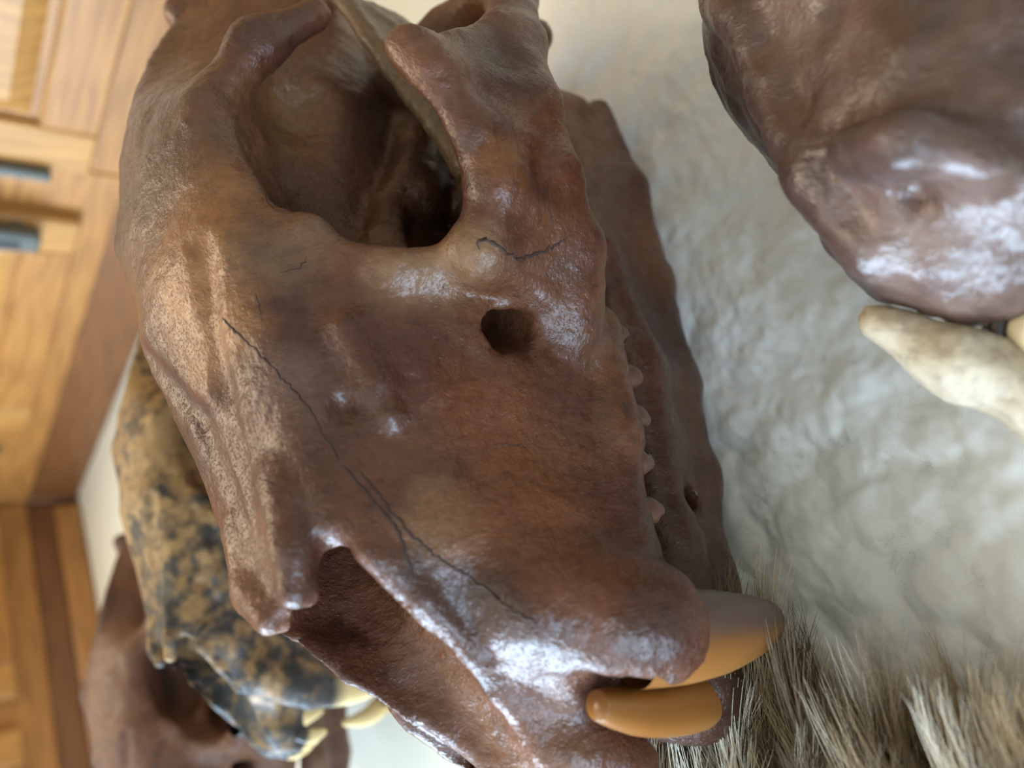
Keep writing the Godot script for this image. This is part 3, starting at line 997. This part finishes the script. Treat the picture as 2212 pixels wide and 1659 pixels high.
# Surface nets over the blocks that the surface can cross. Vertices come out in metres, shifted by -base, with z turned to the animal's right, coloured by paint(point, normal).
func net(b: Bone, lo: Vector3, hi: Vector3, cell: float, base: Vector3, paint: Callable) -> ArrayMesh:
	const B := 6
	var nb := Vector3i(((hi - lo) / (cell * B)).ceil())
	var n := nb * B + Vector3i.ONE
	var sy := n.x
	var sz := n.x * n.y
	var val := PackedFloat32Array()
	val.resize(n.x * n.y * n.z)
	val.fill(1e9)
	var half := cell * B * 0.5
	var limit := half * 1.7321 * 1.3 + 2.0
	var active: Array[Vector3i] = []
	for bz in nb.z:
		for by in nb.y:
			for bx in nb.x:
				if absf(b.value(lo + Vector3(bx, by, bz) * (cell * B) + Vector3.ONE * half)) < limit:
					active.append(Vector3i(bx, by, bz))
	for blk in active:
		var o := blk * B
		for z in range(o.z, o.z + B + 1):
			for y in range(o.y, o.y + B + 1):
				var at := o.x + y * sy + z * sz
				for x in B + 1:
					if val[at + x] > 1e8:
						val[at + x] = b.value(lo + Vector3(o.x + x, y, z) * cell)
	var id := PackedInt32Array()
	id.resize(val.size())
	id.fill(-1)
	var pos := PackedVector3Array()
	var nor := PackedVector3Array()
	var col := PackedColorArray()
	var cells := PackedInt32Array()
	for blk in active:
		var o := blk * B
		for z in range(o.z, o.z + B):
			for y in range(o.y, o.y + B):
				for x in range(o.x, o.x + B):
					var i := x + y * sy + z * sz
					var a := val[i]
					var c := val[i + 1]
					var d := val[i + sy]
					var e := val[i + sy + 1]
					var f := val[i + sz]
					var g := val[i + sz + 1]
					var h := val[i + sz + sy]
					var k := val[i + sz + sy + 1]
					var inside := int(a < 0) + int(c < 0) + int(d < 0) + int(e < 0) + int(f < 0) + int(g < 0) + int(h < 0) + int(k < 0)
					if inside == 0 or inside == 8:
						continue
					var sum := Vector3.ZERO
					var m := 0
					if (a < 0) != (c < 0): sum += Vector3(a / (a - c), 0, 0); m += 1
					if (d < 0) != (e < 0): sum += Vector3(d / (d - e), 1, 0); m += 1
					if (f < 0) != (g < 0): sum += Vector3(f / (f - g), 0, 1); m += 1
					if (h < 0) != (k < 0): sum += Vector3(h / (h - k), 1, 1); m += 1
					if (a < 0) != (d < 0): sum += Vector3(0, a / (a - d), 0); m += 1
					if (c < 0) != (e < 0): sum += Vector3(1, c / (c - e), 0); m += 1
					if (f < 0) != (h < 0): sum += Vector3(0, f / (f - h), 1); m += 1
					if (g < 0) != (k < 0): sum += Vector3(1, g / (g - k), 1); m += 1
					if (a < 0) != (f < 0): sum += Vector3(0, 0, a / (a - f)); m += 1
					if (c < 0) != (g < 0): sum += Vector3(1, 0, c / (c - g)); m += 1
					if (d < 0) != (h < 0): sum += Vector3(0, 1, d / (d - h)); m += 1
					if (e < 0) != (k < 0): sum += Vector3(1, 1, e / (e - k)); m += 1
					sum /= m
					var grad := Vector3(c + e + g + k - a - d - f - h, d + e + h + k - a - c - f - g, f + g + h + k - a - c - d - e)
					var p := lo + (Vector3(x, y, z) + sum) * cell
					var nn := grad.normalized()
					id[i] = pos.size()
					pos.append(p)
					nor.append(nn)
					cells.append(i)
	for i in pos.size():
		col.append(paint.call(pos[i], nor[i]))
		pos[i] = (pos[i] - base) * V(0.001, 0.001, -0.001)
		nor[i].z = -nor[i].z
	var index := PackedInt32Array()
	for v in cells.size():
		var i := cells[v]
		var a := val[i] < 0.0
		for axis in 3:
			var step: int = [1, sy, sz][axis]
			var s1: int = [sy, sz, 1][axis]
			var s2: int = [sz, 1, sy][axis]
			if a == (val[i + step] < 0.0) or i - s1 - s2 < 0:
				continue
			var q0 := id[i]
			var q1 := id[i - s1]
			var q2 := id[i - s1 - s2]
			var q3 := id[i - s2]
			if q1 < 0 or q2 < 0 or q3 < 0:
				continue
			if a:
				index.append_array(PackedInt32Array([q0, q1, q2, q0, q2, q3]))
			else:
				index.append_array(PackedInt32Array([q0, q2, q1, q0, q3, q2]))
	var arr := []
	arr.resize(Mesh.ARRAY_MAX)
	arr[Mesh.ARRAY_VERTEX] = pos
	arr[Mesh.ARRAY_NORMAL] = nor
	arr[Mesh.ARRAY_COLOR] = col
	arr[Mesh.ARRAY_INDEX] = index
	var made := ArrayMesh.new()
	made.add_surface_from_arrays(Mesh.PRIMITIVE_TRIANGLES, arr)
	return made
func V(x: float, y: float, z: float) -> Vector3:
	return Vector3(x, y, z)


func section(x: float, flat: Array) -> Array:
	var pts := []
	for i in flat.size() / 2:
		pts.append(Vector2(flat[2 * i], flat[2 * i + 1]))
	return [x, pts]


func cat_cranium(wide_nose := 0.0) -> Bone:
	var b := Bone.new()
	b.loft([
		section(13, [0, 6, 8, 5, 14, -2, 15, -12, 9, -17, 0, -17]),
		section(3, [0, 20, 10, 19, 18, 11, 22, -6, 17, -17, 0, -16]),
		section(-8, [0, 30, 11, 29, 19, 19, 27, 4, 25, -7, 12, -11, 0, -10]),
		section(-20, [0, 44, 13, 43, 23, 34, 40, 16, 48, 0, 38, -9, 18, -10, 0, -8]),
		section(-32, [0, 63, 15, 61, 25, 50, 43, 27, 52, 4, 46, -8, 25, -10, 0, -6]),
		section(-44, [0, 86, 17, 83, 27, 70, 43, 42, 53, 14, 50, -7, 30, -10, 0, -4]),
		section(-56, [0, 95, 20, 91, 31, 77, 45, 48, 53, 18, 50, -7, 32, -9, 0, -4]),
		section(-75, [0, 100, 24, 95, 35, 78, 47, 52, 53, 22, 50, -8, 34, -10, 0, -3]),
		section(-100, [0, 107, 26, 103, 39, 87, 54, 62, 62, 32, 58, -8, 40, -10, 0, 2]),
		section(-125, [0, 116, 27, 112, 44, 96, 60, 72, 70, 38, 66, -8, 48, -10, 0, 5]),
		section(-138, [0, 122, 27, 118, 43, 102, 58, 80, 68, 45, 68, -6, 50, -10, 0, 6]),
		section(-155, [0, 130, 27, 125, 41, 109, 47, 90, 48, 55, 54, 14, 46, -8, 0, 8]),
		section(-175, [0, 134, 26, 129, 37, 118, 36, 100, 34, 60, 40, 28, 34, 5, 0, 10]),
		section(-195, [0, 139, 28, 134, 38, 124, 34, 102, 31, 70, 33, 35, 24, 15, 0, 14]),
		section(-215, [0, 142, 30, 137, 42, 126, 34, 104, 30, 70, 31, 40, 22, 20, 0, 18]),
		section(-245, [0, 145, 22, 138, 34, 122, 36, 98, 35, 65, 32, 42, 20, 28, 0, 26]),
		section(-280, [0, 143, 11, 134, 30, 114, 42, 88, 44, 58, 36, 38, 0, 30]),
		section(-320, [0, 138, 8, 126, 28, 102, 45, 74, 46, 50, 34, 32, 0, 28]),
		section(-352, [0, 130, 20, 116, 38, 94, 44, 68, 40, 48, 24, 36, 0, 34]),
		section(-372, [0, 122, 22, 108, 38, 86, 40, 62, 24, 46, 0, 42]),
	])
	# postorbital process of the frontal bone
	b.chain([Vector4(-222, 122, 32, 11), Vector4(-244, 114, 52, 10), Vector4(-262, 98, 68, 6.5)], 10)
	b.chain([Vector4(-130, 75, 58, 6), Vector4(-150, 95, 45, 5), Vector4(-176, 112, 33, 5), Vector4(-214, 127, 33, 6)], 8)
	# cheek arch: lower border, orbit rim, plates between, back part
	b.chain([Vector4(-120, 14, 66, 12), Vector4(-138, 22, 84, 10), Vector4(-155, 33, 97, 8), Vector4(-182, 41, 106, 8), Vector4(-215, 42, 113, 8), Vector4(-255, 36, 115, 9), Vector4(-288, 30, 104, 10), Vector4(-300, 32, 75, 12), Vector4(-302, 40, 45, 14)], 8)
	b.chain([Vector4(-128, 67, 62, 7), Vector4(-130, 57, 78, 6), Vector4(-141, 55, 91, 6), Vector4(-156, 66, 99, 6), Vector4(-172, 81, 103, 6), Vector4(-182, 91, 102, 4.5)], 8)
	b.plate(V(-128, 57, 76), V(-122, 18, 72), V(-140, 22, 86), 7, 8)
	b.plate(V(-128, 57, 76), V(-144, 57, 91), V(-140, 22, 86), 7, 8)
	b.plate(V(-144, 57, 91), V(-140, 24, 86), V(-182, 42, 105), 6, 8)
	b.plate(V(-144, 57, 91), V(-180, 86, 102), V(-182, 42, 105), 6, 8)
	b.plate(V(-180, 86, 102), V(-182, 42, 105), V(-214, 52, 112), 5, 8)
	b.plate(V(-214, 52, 112), V(-182, 42, 105), V(-250, 38, 114), 6, 8)
	# tooth-bearing border and canine socket swelling
	b.chain([Vector4(-32, 34, 37, 13), Vector4(-26, 14, 42, 14), Vector4(-22, 1, 48, 15)], 14)
	b.chain([Vector4(-52, 0, 46, 9), Vector4(-90, -4, 54, 9), Vector4(-130, -6, 64, 8)], 10)
	b.chain([Vector4(-212, 42, 38, 14), Vector4(-262, 28, 38, 14), Vector4(-305, 24, 34, 14)], 10)
	b.rod(V(-226, -4, 30), 8, V(-300, 14, 20), 14, 10)
	# ear and occiput
	b.chain([Vector4(-318, 22, 34, 16), Vector4(-334, 26, 32, 15)], 8)
	b.chain([Vector4(-366, 64, 14, 14), Vector4(-376, 40, 20, 12)], 8)
	b.chain([Vector4(-362, 130, 0, 7), Vector4(-364, 104, 30, 6), Vector4(-352, 70, 56, 6)], 8)
	# orbit and temple hollow
	b.cut(V(-152, 82, 66), 14, V(-168, 80, 70), 22, 8)
	b.cut(V(-168, 80, 70), 22, V(-205, 74, 70), 32, 10)
	b.cut(V(-172, 90, 60), 18, V(-208, 102, 56), 22, 7)
	b.cut(V(-178, 88, 46), 17, V(-250, 92, 40), 17, 12)
	b.plate(V(-150, 4, 36), V(-246, -16, 24), V(-232, 44, 26), 6, 6)
	# floor and inner ridges of the orbit
	b.chain([Vector4(-134, 22, 66, 16), Vector4(-160, 20, 70, 15), Vector4(-180, 15, 64, 14), Vector4(-206, 12, 52, 14), Vector4(-238, 16, 38, 12)], 10)
	b.chain([Vector4(-136, 64, 50, 6), Vector4(-165, 66, 42, 6), Vector4(-205, 52, 34, 7)], 8)
	# lachrymal ridge, dents of the face
	b.cut(V(-96, 68, 68), 8, V(-112, 74, 67), 7, 12)
	b.cut(V(-70, 56, 64), 12, V(-92, 58, 72), 12, 14)
	b.cut(V(-84, 88, 38), 3.5, V(-90, 86, 36), 3, 4)
	b.rod(V(-86, 74, 40), 3.5, V(-92, 76, 41), 3, 5)
	b.rod(V(-112, 88, 44), 3, V(-97, 79, 43), 3, 9)
	# groove between the nasal bones, their blunt tips
	b.cut(V(-150, 126, 27), 4, V(-111, 113.5, 9), 4, 5)
	b.cut(V(-111, 113.5, 9), 4, V(-70, 103, 2), 4, 5)
	b.cut(V(-140, 124.5, -8), 4, V(-112, 115.5, -12), 4, 5)
	# nose: cavity, notch beside the nasal bones
	b.cut(V(12, 24, 0), 10 + wide_nose * 0.6, V(-26, 54, 2), 15 + wide_nose, 4)
	b.cut(V(-26, 54, 2), 15 + wide_nose, V(-50, 68, 3), 18 + wide_nose, 4)
	b.cut(V(-50, 68, 3), 18, V(-120, 62, 2), 15, 5)
	b.cut(V(-36, 78, 20), 8.5, V(-49, 86, 18.5), 7.5, 4)
	b.chain([Vector4(-78, 96, 14, 5), Vector4(-56, 93, 12, 5), Vector4(-46, 91, 8, 4.5)], 5)
	b.chain([Vector4(-50, 78, 25, 3), Vector4(-38, 62, 24, 2.5), Vector4(-24, 44, 20, 2)], 5)
	# hole under the orbit
	b.cut(V(-103, 43, 68), 5.5, V(-132, 46, 48), 7, 3)
	b.cut(V(-104, 35, 71), 5.5, V(-132, 40, 50), 7, 3)
	b.cut(V(-84, 27, 79), 7, V(-104, 34, 70), 5.5, 7)
	# gap between incisors and canine
	b.cut(V(-2, -14, 33), 11, V(-6, 8, 34), 10, 5)
	b.cut(V(-6, 8, 34), 10, V(-7, 22, 35), 6.5, 4)
	b.rough = FastNoiseLite.new(); b.rough.seed = 4; b.rough.frequency = 0.045; b.rough.fractal_octaves = 2
	b.fine = FastNoiseLite.new(); b.fine.seed = 9; b.fine.frequency = 0.22; b.fine.fractal_octaves = 2
	b.amp = 0.8; b.fine_amp = 0.35
	return b


func cat_jaw() -> Bone:
	var b := Bone.new()
	b.chain([Vector4(-22, -40, 7, 16), Vector4(-17, -37, 23, 15), Vector4(-60, -36, 36, 11), Vector4(-130, -32, 54, 10), Vector4(-190, -24, 66, 9)], 10)
	b.chain([Vector4(-24, -54, 10, 14), Vector4(-52, -58, 26, 13), Vector4(-95, -66, 36, 12), Vector4(-140, -69, 46, 12), Vector4(-190, -66, 60, 11), Vector4(-240, -60, 75, 10), Vector4(-292, -56, 84, 8)], 10)
	b.plate(V(-24, -40, 18), V(-130, -34, 54), V(-52, -58, 26), 9, 8)
	b.plate(V(-130, -34, 54), V(-52, -58, 26), V(-140, -66, 46), 9, 8)
	b.plate(V(-130, -34, 54), V(-190, -26, 66), V(-140, -66, 46), 8, 8)
	b.plate(V(-190, -26, 66), V(-140, -66, 46), V(-240, -58, 75), 7, 8)
	b.plate(V(-184, -26, 68), V(-240, -58, 75), V(-262, 10, 74), 4, 8)
	b.plate(V(-182, -26, 70), V(-262, 10, 74), V(-183, 48, 75), 3, 6)
	b.plate(V(-183, 48, 75), V(-262, 10, 74), V(-292, 84, 70), 2.4, 6)
	b.plate(V(-240, -58, 75), V(-262, 10, 74), V(-288, -40, 82), 4, 8)
	b.plate(V(-292, 84, 70), V(-262, 10, 74), V(-306, 56, 70), 2.2, 6)
	b.chain([Vector4(-178, -20, 70, 8), Vector4(-183, 48, 75, 4), Vector4(-240, 69, 72.5, 3.5), Vector4(-294, 86, 70, 3.5)], 5)
	b.chain([Vector4(-290, 0, 56, 8), Vector4(-290, 0, 100, 8)], 8)
	b.plate(V(-262, 10, 74), V(-288, -40, 82), V(-290, 0, 78), 5, 8)
	b.cut(V(-74, -46, 50), 6, V(-80, -48, 40), 4, 4)
	b.cut(V(-225, -10, 84), 10, V(-240, -30, 90), 12, 8)
	b.rough = FastNoiseLite.new(); b.rough.seed = 14; b.rough.frequency = 0.05; b.rough.fractal_octaves = 2
	b.fine = FastNoiseLite.new(); b.fine.seed = 19; b.fine.frequency = 0.22; b.fine.fractal_octaves = 2
	b.amp = 0.8; b.fine_amp = 0.35
	return b
